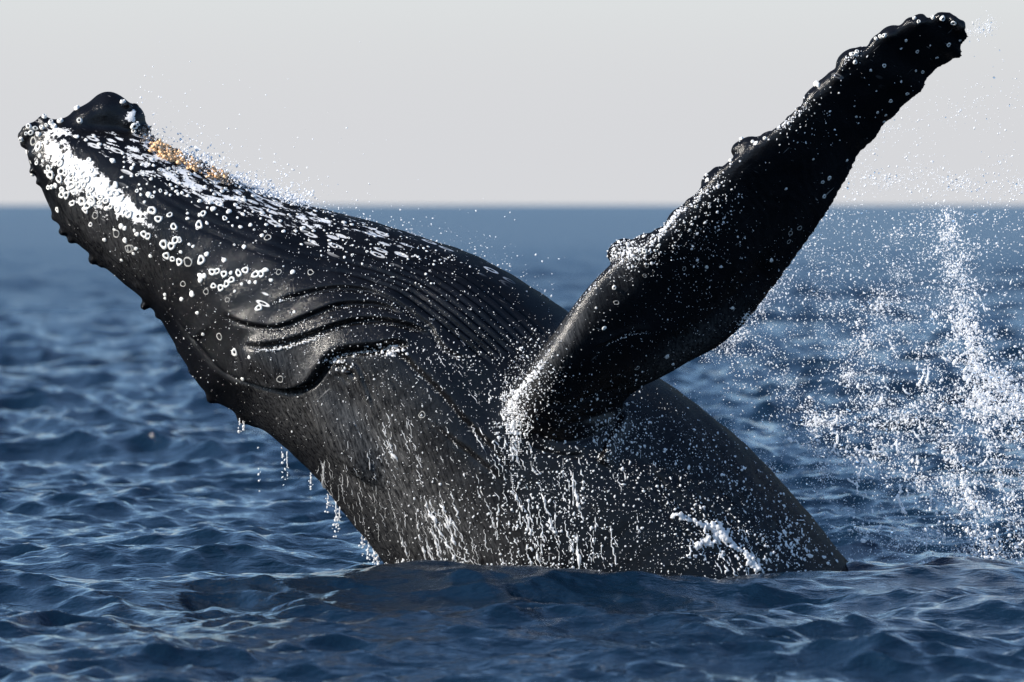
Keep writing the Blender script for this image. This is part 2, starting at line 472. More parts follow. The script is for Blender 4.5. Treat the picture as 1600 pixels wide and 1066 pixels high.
def flipper_shell():
    S = spline(np.array([[*a, *b, c, d, e] for a, b, c, d, e in FLIP], float), 150)
    NT = 56
    th = np.linspace(0, 2 * math.pi, NT, endpoint=False)
    u = (1 - np.cos(th)) / 2                                   # 0 at the leading edge
    prof = np.sign(np.sin(th)) * (2.4 * np.sqrt(np.clip(u, 0, 1)) * (1 - u) ** 0.9 + 0.10 * np.sqrt(np.clip(u * (1 - u), 0, 1)))
    prof = prof / np.abs(prof).max()
    L, T, yc, tilt, thick = S[:, 0:2], S[:, 2:4], S[:, 4], S[:, 5], S[:, 6]
    # wavy trailing edge far out on the flipper
    s = np.linspace(0, 1, len(S))
    wob = 5 * np.sin(s * 46) * np.clip((s - .55) * 4, 0, 1) + 3 * np.sin(s * 95 + 1) * np.clip((s - .45) * 4, 0, 1)
    D = T - L; D = D / np.linalg.norm(D, axis=1, keepdims=True)
    T = T + D * wob[:, None]
    T = T + D * (7 * np.clip((s - .12) * 8, 0, 1) * np.clip((1.02 - s) * 8, 0, 1))[:, None]; L = L - D * (4 * np.clip((s - .2) * 8, 0, 1) * np.clip((1 - s) * 8, 0, 1))[:, None]
    px = L[:, 0:1] + (T - L)[:, 0:1] * u[None]; py = L[:, 1:2] + (T - L)[:, 1:2] * u[None]
    y = yc[:, None] + tilt[:, None] * (u - 0.5)[None] + thick[:, None] * 0.5 * prof[None]
    P = w3(px, py, y)
    n = len(S)
    V = np.vstack([P.reshape(-1, 3), P[0].mean(0)[None], P[-1].mean(0)[None]])
    i, j = np.meshgrid(np.arange(n - 1), np.arange(NT), indexing='ij')
    a = i * NT + j; b2 = i * NT + (j + 1) % NT
    Tt = np.vstack([np.stack([a, b2, b2 + NT], -1).reshape(-1, 3), np.stack([a, b2 + NT, a + NT], -1).reshape(-1, 3)])
    k = np.arange(NT); k2 = (k + 1) % NT
    Tt = np.vstack([Tt, np.stack([k2, k, 0 * k + n * NT], -1), np.stack([(n - 1) * NT + k, (n - 1) * NT + k2, 0 * k + n * NT + 1], -1)])
    return V, Tt

def lump(px, py, y, rx, rz, ry, rot=0.0):
    """ellipsoid swelling: radii in px (rx, rz) and m (ry), turned in the picture plane"""
    V, F = ICO3
    c, s = math.cos(math.radians(rot)), math.sin(math.radians(rot))
    x = V[:, 0] * rx / PPM; z = V[:, 2] * rz / PPM
    P = np.stack([x * c + z * s, V[:, 1] * ry, -x * s + z * c], -1) + w3(px, py, y)
    return P, F

parts = [body_shell(), flipper_shell()]
# chin knob with its shoulder
parts += [lump(166, 182, 0.0, 34, 42, 0.20, 10), lump(136, 192, -0.02, 52, 28, 0.18, -38), lump(112, 196, -.02, 30, 14, .16, -25), lump(120, 181, -0.06, 12, 13, 0.07),
          lump(198, 190, 0.0, 26, 30, 0.17, 50), lump(214, 204, 0.0, 20, 18, 0.14, 40), lump(180, 168, 0.0, 24, 20, .12, 30)]
for _ in range(16):
    parts.append(lump(random.uniform(184, 216), random.uniform(160, 200), random.uniform(-.14, 0), 7, 6, .04))
for x, y_, r in ((42, 204, 8), (36, 213, 8), (50, 200, 8), (60, 197, 9), (68, 188, 9), (75, 195, 9), (86, 194, 9), (98, 191, 9), (38, 225, 7), (44, 212, 9)):
    parts.append(lump(x, y_, -0.05 - 0.05 * random.random(), r, r, r / PPM * 1.3))
# tubercles along the upper jaw
for x, y_, r in ((50, 268, 6), (60, 285, 6), (88, 338, 8), (99, 362, 8), (112, 374, 8), (146, 405, 9), (160, 411, 8), (226, 478, 8), (248, 492, 8),
                 (284, 545, 9), (300, 580, 8), (330, 622, 10), (378, 655, 12), (398, 663, 10)):
    parts.append(lump(x, y_, 0.0, r, r, 0.07, 0))
for x, y_, r in ((68, 292, 5), (120, 352, 7), (150, 378, 7), (185, 415, 6), (212, 440, 8), (262, 486, 7), (292, 540, 7)):
    parts.append(lump(x + 4, y_ + 4, -0.2 if x < 100 else -0.26, r, r, 0.03))
TRAIL_KNOBS = ((1424, 140), (1416, 152), (1392, 178), (1452, 112), (1482, 90))
# knobs on the flipper's leading edge, and a few on its trailing edge
for x, y_, r, d in ((964, 390, 13, -1.66), (975, 387, 10, -1.66), (1000, 383, 13, -1.68), (1026, 366, 11, -1.72), (1058, 340, 15, -1.74), (1075, 322, 10, -1.75),
                    (1108, 281, 11, -1.76), (1118, 270, 9, -1.76), (1154, 230, 9, -1.80), (1163, 228, 10, -1.80), (1180, 224, 9, -1.80), (1196, 218, 10, -1.82), (1240, 184, 9, -1.84),
                    (1270, 150, 12, -1.88), (1285, 136, 12, -1.88), (1300, 122, 9, -1.90), (1324, 92, 13, -1.92), (1338, 84, 12, -1.93), (1370, 64, 12, -1.96),
                    (1384, 54, 11, -1.97), (1418, 40, 11, -1.98), (1432, 33, 10, -1.98), (1465, 31, 10, -1.98), (1490, 37, 8, -1.98),
                    (1424, 140, 11, -1.64), (1416, 152, 9, -1.63), (1392, 178, 8, -1.60), (1452, 112, 8, -1.70), (1482, 90, 8, -1.76)):
    lead = np.array([c_[0] for c_ in FLIP[2:]], float); trail = np.array([c_[1] for c_ in FLIP[2:]], float)
    i_ = np.argmin(np.abs(lead - [x, y_]).sum(1)); v_ = trail[i_] - lead[i_]; v_ = v_ / np.linalg.norm(v_) * (-1 if (x, y_) in TRAIL_KNOBS else 1)
    r *= random.uniform(.75, 1.3)
    parts.append(lump(x + v_[0] * r * .3, y_ + v_[1] * r * .3, d + .03, r * 1.5, r * 1.0, r / PPM * 1.5, -38))
g_ = spline(np.array([(*c_[0], *c_[1], c_[2] - c_[3] / 2) for c_ in FLIP[5:]], float), 300)
for _ in range(46):
    q_ = g_[int(random.random() ** .9 * 296)]; v_ = (q_[2:4] - q_[0:2]); v_ = v_ / np.linalg.norm(v_)
    r = random.uniform(4.5, 9.5); o_ = random.uniform(-3, 5)
    parts.append(lump(q_[0] + v_[0] * o_, q_[1] + v_[1] * o_, q_[4] + random.uniform(-.03, .04), r * random.uniform(.9, 1.4), r, r / PPM, random.uniform(-70, 0)))
# soft swellings under the skin: eye cushion, cheek, the shoulder muscles
parts += [lump(548, 588, -0.86, 44, 26, 0.16, 38), lump(470, 565, -0.80, 95, 38, 0.16, 12), lump(555, 660, -0.88, 60, 110, 0.17, -28),
          lump(860, 690, -1.02, 95, 60, 0.26, 20)]

VB, FB = merge(*parts)
me0 = mesh_np('rough', VB, FB)
tmp = bpy.data.objects.new('rough', me0); COL.objects.link(tmp)
rm = tmp.modifiers.new('r', 'REMESH'); rm.mode = 'VOXEL'; rm.voxel_size = 0.0152; rm.use_smooth_shade = True
sm = tmp.modifiers.new('s', 'SMOOTH'); sm.factor = 0.5; sm.iterations = 3
dg = bpy.context.evaluated_depsgraph_get()
me = bpy.data.meshes.new_from_object(tmp.evaluated_get(dg))
bpy.data.objects.remove(tmp); bpy.data.meshes.remove(me0)

def get_co(me):
    a = np.empty(len(me.vertices) * 3, np.float32); me.vertices.foreach_get('co', a); return a.reshape(-1, 3).astype(float)
def get_no(me):
    a = np.empty(len(me.vertices) * 3, np.float32); me.vertices.foreach_get('normal', a); return a.reshape(-1, 3).astype(float)

P = get_co(me); N = get_no(me)
ed = np.empty(len(me.edges) * 2, np.int32); me.edges.foreach_get('vertices', ed); ed = ed.reshape(-1, 2)
deg = np.bincount(ed.ravel(), minlength=len(P)).astype(float)[:, None]
def relax(P, w, it):
    for _ in range(it):
        acc = np.zeros_like(P)
        for a, b_ in ((0, 1), (1, 0)):
            for k in range(3):
                acc[:, k] += np.bincount(ed[:, a], weights=P[ed[:, b_], k], minlength=len(P))
        P = P + w[:, None] * (acc / deg - P)
    return P
# soften the shoulder, the cheek cushions
px, py = to_px(P)
def gauss(cx, cy, rx, ry, rot=0.0):
    c, s = math.cos(math.radians(rot)), math.sin(math.radians(rot))
    dx, dy = px - cx, py - cy
    a, b_ = dx * c + dy * s, -dx * s + dy * c
    return np.exp(-(a / rx) ** 2 - (b_ / ry) ** 2)
near = (P[:, 1] < 0.1)
w = np.clip(1.6 * gauss(860, 690, 130, 85, 20) + 1.6 * gauss(550, 670, 150, 190), 0, 0.6) * near
P = relax(P, w, 60)
w = np.clip((px - 900) / 100, 0, .5) * (py < 520) * np.clip((1180 - px) / 100, 0.35, 1)
P = relax(P, w, 7)
P = relax(P, np.clip(1.5 * gauss(150, 172, 70, 38), 0, .6) * np.clip((208 - px) / 25, 0.06, 1), 26)
me.vertices.foreach_set('co', P.astype(np.float32).ravel()); me.update(); N = get_no(me)

def zbuffer(P, N, cell=2.0):
    px, py = to_px(P)
    view = np.array([0, -DIST, CAMZ]) - P
    front = (N * view).sum(1) > 0
    W, H = int(1600 / cell), int(1066 / cell)
    ix, iy = (px / cell).astype(int), (py / cell).astype(int)
    ok = front & (ix >= 0) & (ix < W) & (iy >= 0) & (iy < H)
    dist = np.linalg.norm(view, axis=1)
    buf = np.full((H, W), np.inf); idx = np.full((H, W), -1)
    order = np.argsort(-dist[ok]); ids = np.nonzero(ok)[0][order]
    buf[iy[ids], ix[ids]] = dist[ids]; idx[iy[ids], ix[ids]] = ids
    for _ in range(2):                                        # close pin holes
        for sh in ((0, 1), (0, -1), (1, 0), (-1, 0)):
            b2 = np.roll(buf, sh, (0, 1)); i2 = np.roll(idx, sh, (0, 1))
            hole = idx < 0
            buf[hole] = b2[hole]; idx[hole] = i2[hole]
    vis = np.zeros(len(P), bool)
    vis[ok] = dist[ok] < buf[iy[ok], ix[ok]] + 0.10
    return buf, idx, vis
buf, idx, vis = zbuffer(P, N)
px, py = to_px(P)

disp = np.zeros(len(P))
def curve_field(pts, reach):
    """distance and signed distance (px; + = right of travel, i.e. below a curve drawn left to right) of the visible skin"""
    C = spline(pts, max(30, int(np.sum(np.hypot(*np.diff(np.array(pts, float), axis=0).T)) / 3)))
    T = np.gradient(C, axis=0); T /= np.linalg.norm(T, axis=1, keepdims=True)
    m = np.nonzero(vis & (px > C[:, 0].min() - reach) & (px < C[:, 0].max() + reach) & (py > C[:, 1].min() - reach) & (py < C[:, 1].max() + reach))[0]
    d = np.full(len(m), 1e9); sd = np.zeros(len(m)); t = np.zeros(len(m))
    for k in range(0, len(m), 15000):
        q = m[k:k + 15000]
        ddx = px[q][:, None] - C[None, :, 0]; ddy = py[q][:, None] - C[None, :, 1]
        D2 = ddx ** 2 + ddy ** 2
        j = D2.argmin(1); r = np.arange(len(q))
        d[k:k + 15000] = np.sqrt(D2[r, j])
        sd[k:k + 15000] = T[j, 0] * ddy[r, j] - T[j, 1] * ddx[r, j]
        t[k:k + 15000] = j / (len(C) - 1)
    return m, d, sd, t

def taper(t, a=0.12, b=0.12):
    return np.clip(t / a, 0, 1) * np.clip((1 - t) / b, 0, 1)

def groove(pts, width, depth, a=0.1, b=0.1):
    m, d, sd, t = curve_field(pts, width * 4)
    disp[m] -= depth * np.exp(-(d / width) ** 2) * taper(t, a, b)

def fold(pts, width, height, soft=3.0, below=False, a=0.12, b=0.12, grv=0.4):
    """a lip: skin swells on one side and drops sharply at the line"""
    m, d, sd, t = curve_field(pts, width * 4)
    s = sd if below else -sd
    f = np.exp(-(np.maximum(s, 0) / width) ** 2) * (0.5 + 0.5 * np.tanh(s / soft))
    disp[m] += (height * f - grv * height * np.exp(-((s + soft) / (soft * 1.4)) ** 2)) * taper(t, a, b)

MOUTH = [(40, 236), (58, 268), (84, 312), (116, 350), (160, 392), (210, 432), (262, 480), (308, 536), (345, 576), (385, 594), (426, 604), (457, 608), (484, 599), (502, 578), (518, 557), (540, 548), (589, 543), (617, 538), (640, 540)]
fold(MOUTH[:8], 26, 0.030, 3.0, a=.05, b=.02, grv=0.5)
fold(MOUTH[6:], 26, 0.058, 3.2, a=.25, b=.12, grv=1.0)
groove(MOUTH[10:], 5.0, 0.035, a=.15)
P1 = [(345, 488), (379, 504), (418, 511), (447, 507), (484, 492), (523, 478), (549, 474), (589, 475), (615, 484), (633, 497)]
P2 = [(380, 538), (410, 539), (444, 534), (484, 522), (523, 509), (563, 500), (602, 501), (641, 509), (673, 522)]
P3 = [(423, 475), (457, 463), (497, 453), (536, 449), (576, 454), (615, 470), (647, 491), (673, 510), (683, 530), (702, 549), (740, 566)]
fold(P1, 16, 0.030, 2.2, grv=.6); fold(P2, 17, 0.040, 2.2, grv=.7); fold(P3, 16, 0.024, 2.2, grv=.6)
fold([(600, 546), (625, 552), (650, 575), (687, 610), (721, 650), (747, 676), (770, 700), (800, 735)], 30, 0.034, 2.6, below=False, a=.1, b=.2)
fold([(669, 658), (710, 688), (736, 708), (762, 729), (788, 752)], 20, 0.024, 2.6, a=.3, b=.3)
fold([(531, 556), (552, 568), (562, 580), (568, 598), (574, 612), (584, 640)], 9, 0.020, 1.8, below=True)
groove([(520, 575), (535, 572), (548, 582), (556, 592)], 4, 0.020)
groove([(522, 586), (534, 590), (545, 600)], 3, 0.012)
# ventral pleats: a fan between the cheek fold and the throat edge
PA = np.array([(470, 420), (536, 425), (589, 441), (628, 457), (668, 486), (700, 512), (740, 545), (775, 575)], float)
PB = np.array([(430, 322), (540, 352), (640, 380), (715, 412), (770, 447), (815, 484), (845, 515), (870, 540)], float)
for k in range(9):
    u = k / 8
    c = PA * (1 - u) + PB * u
    groove(c[1 if k % 2 else 0:], 3.2, 0.030 - 0.010 * u, a=.25, b=.12)
# jaw striations further forward
PF = np.array([(180, 268), (260, 330), (350, 372), (440, 405), (520, 420)], float); PG = np.array([(215, 222), (300, 268), (390, 304), (470, 328), (560, 350)], float)
for k in range(6):
    u = k / 5
    groove(PF * (1 - u) + PG * u, 3.0, 0.009, a=.3, b=.3)
# pleats that come out from under the shoulder and run down the flank
for k in range(6):
    o = k * 34
    groove([(985 + o * .75, 690 + o * .1), (1040 + o * .8, 760 + o * .2), (1090 + o * .85, 830 + o * .3), (1120 + o * .9, 890 + o * .3)], 3.6, 0.012, a=.3, b=.2)
for k in range(9):
    u = k / 8; a0 = np.array([(975, 720), (1040, 800), (1110, 880)]) * (1 - u) + np.array([(1060, 620), (1180, 735), (1300, 872)]) * u
    a0 = a0 + rng.normal(0, 5, (3, 2))
    groove([a0[0], (a0[0] + a0[1]) / 2 + rng.normal(0, 4, 2), a0[1], (a0[1] + a0[2]) / 2 + rng.normal(0, 4, 2), a0[2]], 4.5, 0.013, a=.3, b=.1)
# wrinkles at the flipper's root
for a_ in ([(838, 628), (880, 634), (930, 618), (970, 606)], [(832, 650), (880, 662), (930, 655), (965, 640)], [(822, 672), (870, 690), (920, 684), (958, 660)],
           [(830, 700), (875, 712), (915, 712)], [(900, 648), (930, 652), (962, 634)]):
    groove(a_, 4, 0.014)
fold([(975, 640), (962, 668), (945, 700), (932, 724)], 16, 0.04, 2.5, below=False)
# scratch folds on the flipper
fold([(925, 545), (960, 530), (985, 520), (1020, 518)], 8, 0.012, 1.8)
groove([(1040, 545), (1100, 505), (1160, 455), (1200, 410)], 12, 0.02)
# warts of the skin
for _ in range(60):
    pass
lowf = (np.sin(P[:, 0] * 7.1 + P[:, 1] * 5.2) * np.sin(P[:, 2] * 6.3 - P[:, 1] * 4.1 + 1) + 0.6 * np.sin(P[:, 0] * 15 - P[:, 2] * 13) * np.sin(P[:, 1] * 12 + P[:, 2] * 9))
rough = np.sin(P[:, 0] * 41 + 3 * np.sin(P[:, 2] * 13)) * np.sin(P[:, 2] * 37 + 3 * np.sin(P[:, 0] * 17)) + .6 * np.sin(P[:, 0] * 83 + 2 * np.sin(P[:, 2] * 31)) * np.sin(P[:, 2] * 77 + P[:, 1] * 40)
disp += 0.006 * lowf + 0.0030 * rough * np.clip(gauss(1130, 780, 200, 150) + .5 * gauss(600, 700, 150, 200) + .7 * gauss(1200, 300, 250, 250), 0, 1)
P = P + N * disp[:, None]
me.vertices.foreach_set('co', P.astype(np.float32).ravel()); me.update(); N = get_no(me)
buf, idx, vis = zbuffer(P, N)
px, py = to_px(P)

# skin colour maps: barnacle scars and scar lines, plus light's sheen painted in
scar = (0.56 * gauss(112, 250, 54, 18, 42) + 0.36 * gauss(75, 238, 36, 24, 40) + 0.75 * gauss(170, 296, 50, 15, 40) + 0.55 * gauss(205, 332, 36, 15, 38)
        + 0.5 * gauss(95, 208, 26, 13, 10) + 0.30 * gauss(140, 305, 70, 34, 45) + 0.7 * gauss(202, 182, 13, 17) + 0.35 * gauss(115, 290, 40, 22, 42) + .2 * gauss(250, 360, 60, 40, 40)) * (P[:, 1] < 0.2)
scarl = np.clip(1.05 * gauss(215, 240, 120, 32, 24) + 1.0 * gauss(330, 290, 120, 36, 24) + 0.75 * gauss(480, 345, 130, 30, 16) + 0.55 * gauss(620, 372, 130, 24, 18)
                + 0.35 * gauss(420, 470, 60, 20, -10) + 0.45 * gauss(735, 395, 60, 20, 28) + .12 * gauss(1330, 120, 110, 60, -40), 0, 1) * (1 - np.clip(1.3 * gauss(160, 170, 60, 26), 0, 1))
painted_sheen = np.clip(0.95 * gauss(590, 700, 70, 120, -28) + 0.6 * gauss(450, 640, 60, 40, 35) + 0.55 * gauss(700, 830, 110, 70, 20) + 0.8 * gauss(862, 555, 20, 100, 35) + .45 * gauss(1085, 535, 90, 20, -38) + .4 * gauss(985, 420, 20, 40, 20)
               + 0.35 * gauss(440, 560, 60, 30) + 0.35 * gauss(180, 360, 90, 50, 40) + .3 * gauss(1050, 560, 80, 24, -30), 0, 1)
for nm, arr in (('scar', scar), ('scarline', scarl), ('painted_sheen', painted_sheen)):
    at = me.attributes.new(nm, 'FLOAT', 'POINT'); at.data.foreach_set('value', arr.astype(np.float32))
me.vertices.foreach_set('co', (P - RT).astype(np.float32).ravel())
me.materials.clear(); me.materials.append(M_SKIN)
me.polygons.foreach_set('use_smooth', np.ones(len(me.polygons), bool)); me.update()
me.name = 'whale_body'
link('body', me, whale)

def surf(x, y):
    """point and normal of the visible skin under a photograph pixel"""
    ix, iy = int(x / 2), int(y / 2)
    if not (0 <= ix < idx.shape[1] and 0 <= iy < idx.shape[0]): return None
    k = idx[iy, ix]
    if k < 0: return None
    return P[k], N[k]

# --- eye
p, n = surf(543, 583)
V, F = ICO3
me_eye = mesh_np('eye', V * np.array([0.035, 0.03, 0.024]), F, M_EYE)
e = link('eye', me_eye, whale); e.location = Vector(p - n * 0.012) - ROOT

# --- barnacles
def barnacle_mesh(seed, kind, mat):
    g = np.random.default_rng(seed)
    S = 13
    th = np.linspace(0, 2 * math.pi, S, endpoint=False)
    wob = 1 + 0.10 * np.sin(2 * th + g.random() * 6) + 0.07 * np.sin(3 * th + g.random() * 6) + g.normal(0, 0.05, S)
    prof = {'ring': [(1.05, -0.12), (0.96, 0.20), (0.58, 0.26), (0.40, -0.02)],
            'disc': [(1.0, -0.10), (0.88, 0.20), (0.45, 0.28), (0.10, 0.24)],
            'cone': [(1.0, -0.15), (0.80, 0.75), (0.50, 0.90), (0.35, 0.45)],
            'thin': [(1.0, -0.08), (0.94, 0.10), (0.76, 0.10), (0.68, -0.06)]}[kind]
    V = np.vstack([np.stack([r * wob * np.cos(th), r * wob * np.sin(th), z + g.normal(0, .03, S)], -1) for r, z in prof])
    F = [[i * S + k, i * S + (k + 1) % S, (i + 1) * S + (k + 1) % S, (i + 1) * S + k] for i in range(3) for k in range(S)]
    return mesh_np('barnacle', V, np.array(F), mat)
B_RING = [barnacle_mesh(i, 'ring', M_BARN) for i in range(7)]
B_DISC = [barnacle_mesh(20 + i, 'disc', M_BARN) for i in range(5)]
B_CONE = [barnacle_mesh(40 + i, 'cone', M_BARN) for i in range(4)]
B_THIN = [barnacle_mesh(60 + i, 'thin', M_BARN2) for i in range(4)]
n_barn = 0
extra = []
def barnacle(x, y, r, meshes):
    global n_barn
    s = surf(x, y)
    if s is None: return
    p, n = s
    n = Vector(n); n.normalize()
    m_ = random.choice(meshes)
    q = n.to_track_quat('Z', 'Y') @ Matrix.Rotation(random.random() * 6.28, 3, 'Z').to_quaternion()
    k = r / PPM
    sc = Vector((k * random.uniform(.85, 1.15), k * random.uniform(.85, 1.15), k))
    if n_barn >= 296:
        extra.append((m_, Vector(p) - ROOT, q, sc)); return
    o = link('barnacle', m_, whale)
    o.rotation_mode = 'QUATERNION'; o.rotation_quaternion = q; o.scale = sc; o.location = Vector(p) - ROOT
    n_barn += 1
Z1 = [(270,510),(275,545),(335,520),(360,545),(400,550),(330,570),(380,580),(405,600),(420,575),(440,610),(490,575),(500,620),(495,660),(465,600),(350,630),(365,660),(400,700),(490,720),(470,745),(510,690),(555,665),(660,735),(500,700),(845,750),(880,790),(940,765),(968,835),(975,905),(910,930),(955,940),(930,990),(960,1010),(995,1025),(800,880),(825,895),(220,385),(345,660),(450,690),(590,690),(610,650),(690,760),(720,770),(640,640)]
Z1T = [(650,870),(715,955),(530,770),(1040,1025),(180,360)]
Z1D = [(1005,980),(1040,760),(830,655),(725,505),(630,465),(560,375),(480,350),(740,855),(690,840),(760,880),(680,830),(700,905),(640,850),(640,600),(600,600),(560,590),(520,545),(1050,930),(740,985),(680,1020),(835,1000),(755,955),(590,620),(960,620),(990,650),(1040,655),(520,330),(430,330)]
Z2 = [(140,540),(170,578),(230,550),(260,622),(420,545),(400,605),(545,570),(510,495),(205,715),(245,725),(265,690),(285,700),(220,775),(250,800),(285,812),(408,810),(465,868),(495,868),(540,888),(548,938),(512,955),(473,950),(572,912),(612,880),(650,860),(710,885),(745,885),(20,293)]
Z2T = [(330,815),(778,680),(845,870),(1015,868),(430,985),(550,1025),(310,935),(20,745)]
Z2D = [(330,548),(635,548),(460,485),(297,768),(362,735),(435,775),(572,880),(765,865),(800,910),(632,940),(668,935),(588,980),(705,925),(530,810),(680,605),(740,545),(790,560),(850,588),(640,725),(565,540),(590,495),(920,870),(1120,690),(1030,640),(940,548),(325,445),(275,420),(245,405),(478,438),(122,440),(645,470),(525,425),(200,995),(350,993),(200,1020),(300,1022),(985,625),(960,630),(1200,590),(1240,610),(1095,570),(1040,530),(400,890),(400,915),(425,900),(480,520),(630,620),(820,615),(770,610),(700,450),(650,450)]
done = []
def put(lst, scale, ox, oy, rlo, rhi, meshes):
    for a, b_ in lst:
        x, y = a / scale + ox, b_ / scale + oy
        if any(abs(x - q[0]) + abs(y - q[1]) < 4 for q in done): continue
        done.append((x, y)); barnacle(x, y, random.uniform(rlo, rhi), meshes)
put(Z1, 3.553, 0, 120, 5.0, 7.0, B_RING); put(Z1T, 3.553, 0, 120, 6.0, 7.5, B_THIN); put(Z1D, 3.553, 0, 120, 2.4, 5.0, B_DISC)
put(Z2, 3.553, 200, 180, 5.0, 7.0, B_RING); put(Z2T, 3.553, 200, 180, 4.5, 6.5, B_THIN); put(Z2D, 3.553, 200, 180, 2.4, 5.0, B_DISC)
put([(400,235),(255,495)], 3.807, 300, 420, 4.5, 5.5, B_RING)
put([(165,400),(520,655),(1378,868)], 3.807, 300, 420, 5.5, 6.0, B_THIN)
put([(338,530),(70,390),(30,265),(300,655),(250,135),(610,255),(210,185)], 3.807, 300, 420, 2.8, 4.4, B_DISC)
# raised acorn barnacles on the chin, the jaw tip and the flipper
for x, y in ((39, 208), (44, 198), (68, 183), (55, 201), (73, 196), (60, 210), (33, 216), (78, 190), (95, 188), (48, 206), (119, 160), (121, 166), (211, 197), (208, 205), (215, 195), (190, 158), (124, 188), (47, 276), (80, 293), (231, 216), (225, 210), (84, 199), (64, 199)):
    barnacle(x, y, random.uniform(3.5, 5.5), B_CONE)
put([(765,95),(783,108),(865,97),(912,97),(580,190),(600,180),(430,285),(460,270),(440,280),(262,440),(250,435),(560,205),(450,320)], 3.33, 1200, 0, 3.0, 4.6, B_CONE)
put([(285,950),(318,930),(290,1025),(800,378),(637,530),(720,490),(960,120),(945,235),(775,270),(600,345)], 3.33, 1200, 0, 2.8, 4.0, B_RING)
put([(410,838),(570,590),(460,612),(775,372),(615,605),(600,635),(95,980),(240,830),(540,370),(1000,210),(880,300),(720,210)], 3.33, 1200, 0, 1.8, 2.8, B_DISC)
put([(825,430),(857,408),(940,245),(962,232),(945,295),(820,455),(305,550),(300,580),(195,680),(440,560),(270,915)], 2.318, 880, 180, 3.2, 4.6, B_THIN)
put([(380,875),(395,900),(612,700),(760,525),(520,550),(145,770),(185,630),(125,700),(185,485),(200,460),(235,465),(290,440),(320,460),(515,215),(520,235),(610,80),(640,85),(605,165),(690,95),(700,100),(505,280),(735,85),(490,310),(480,330),(370,420),(345,470),(300,500),(335,490)], 2.318, 880, 180, 2.2, 4.0, B_DISC + B_CONE)
# the crust of small ones: honeycomb patch and the throat scatter
for _ in range(58):
    x, y = np.array([115, 285]) + np.array([[.74, .67], [-.67, .74]]).T @ (rng.normal(0, 1, 2) * (52, 22))
    if any(abs(x - q[0]) + abs(y - q[1]) < 8 for q in done): continue
    done.append((x, y)); barnacle(x, y, random.uniform(2.6, 5.2), B_RING if random.random() < .6 else B_DISC)
for _ in range(330):
    u = rng.random(); x = 190 + 520 * u ** 1.4; y = 225 + (x - 190) * 0.31 + abs(rng.normal(0, 34)) + 8
    if any(abs(x - q[0]) + abs(y - q[1]) < 8 for q in done): continue
    done.append((x, y)); barnacle(x, y, random.uniform(1.3, 3.6 if x < 480 else 2.4), B_DISC if random.random() < .7 else B_RING)
if extra:
    vf = []
    for m_, loc, q, sc in extra:
        v = np.empty(len(m_.vertices) * 3, np.float32); m_.vertices.foreach_get('co', v); v = v.reshape(-1, 3) * np.array(sc)
        f = np.empty(len(m_.loops), np.int32); m_.loops.foreach_get('vertex_index', f)
        vf.append((v @ np.array(q.to_matrix()).T + np.array(loc), f.reshape(-1, 4)))
    V, F = merge(*vf)
    link('small_barnacles', mesh_np('small_barnacles', V, F, M_BARN), whale, kind='stuff', label='tiny white barnacles strewn over the throat')

# --- whale lice: orange and brown crusts behind the chin
def crust(name, spots, n, rlo, rhi, mat, label):
    pos, rad = [], []
    for _ in range(n):
        cx, cy, sx, sy = random.choice(spots)
        s = surf(cx + random.gauss(0, sx), cy + random.gauss(0, sy))
        if s is None: continue
        p, nn = s
        pos.append(p + nn * random.uniform(-0.004, 0.018)); rad.append(random.uniform(rlo, rhi) / PPM)
    V, F = blobs(ICO1, np.array(pos) - RT, np.array(rad), 0.4)
    link(name, mesh_np(name, V, F, mat), whale, kind='stuff', label=label)
crust('whale_lice', [(247, 230, 5, 4), (258, 237, 8, 5), (270, 244, 7, 4), (282, 246, 5, 4), (300, 257, 6, 3), (304, 260, 4, 3), (335, 270, 8, 4), (350, 273, 5, 3)], 620, 1.2, 3.2, M_LICE, 'orange crust of whale lice behind the chin')
crust('whale_lice', [(235, 217, 6, 3), (275, 236, 12, 4), (300, 247, 12, 4), (320, 262, 10, 4), (318, 258, 10, 4), (350, 282, 14, 5), (228, 205, 5, 5)], 520, 0.8, 2.4, M_LICE2, 'dark brown crust of whale lice along the throat edge')

# ------------------------------------------------------------------ water on the whale
def downhill(x, y, length, drift, wander, step=3.0):
    pts = []; ph = random.random() * 6.28; fq = random.uniform(.12, .5)
    for k in range(int(length / step) + 2):
        s = surf(x, y)
        if s is None: break
        p, n = s
        pts.append(p - n * 0.0015)
        x += step * drift + wander * .35 * math.sin(k * fq + ph) + random.gauss(0, 0.4); y += step
    return pts
paths, rads = [], []
def streaks(n, cx, cy, sx, sy, lo, hi, rlo, rhi, drift=0.28, wander=0.5):
    for _ in range(int(n * 0.58)):
        pts = downhill(random.gauss(cx, sx), random.gauss(cy, sy), random.uniform(lo, hi), drift + random.gauss(0, .12), wander)
        if len(pts) < 4: continue
        t = np.linspace(0, 1, len(pts))
        r = 0.80 * (rlo + (rhi - rlo) * random.random() ** 1.8) / PPM * (0.35 + 0.65 * np.abs(np.sin(t * random.uniform(3, 9) + random.random() * 6))) * np.clip(t * 6, 0.3, 1) * np.clip((1 - t) * 6, 0.25, 1)
        tt = t * len(pts) * 0.30 + random.random() * 50
        r = r * np.clip(0.75 + 0.9 * np.sin(tt) * np.sin(tt * 1.73 + 1) + 0.5 * np.sin(tt * 3.1), 0.0, 1.5) + 0.0009
        if random.random() < .35: r[-3:-1] = random.uniform(0.8, 1.6) / PPM * (rhi / 2.0)
        paths.append(pts); rads.append(r)
streaks(70, 660, 810, 60, 45, 20, 90, 0.5, 1.5)
streaks(16, 655, 830, 14, 20, 40, 80, 1.2, 2.4, .35)
streaks(60, 850, 790, 55, 60, 14, 70, 0.6, 1.8, .25)
streaks(50, 860, 840, 60, 35, 14, 60, 0.6, 2.0, .2)
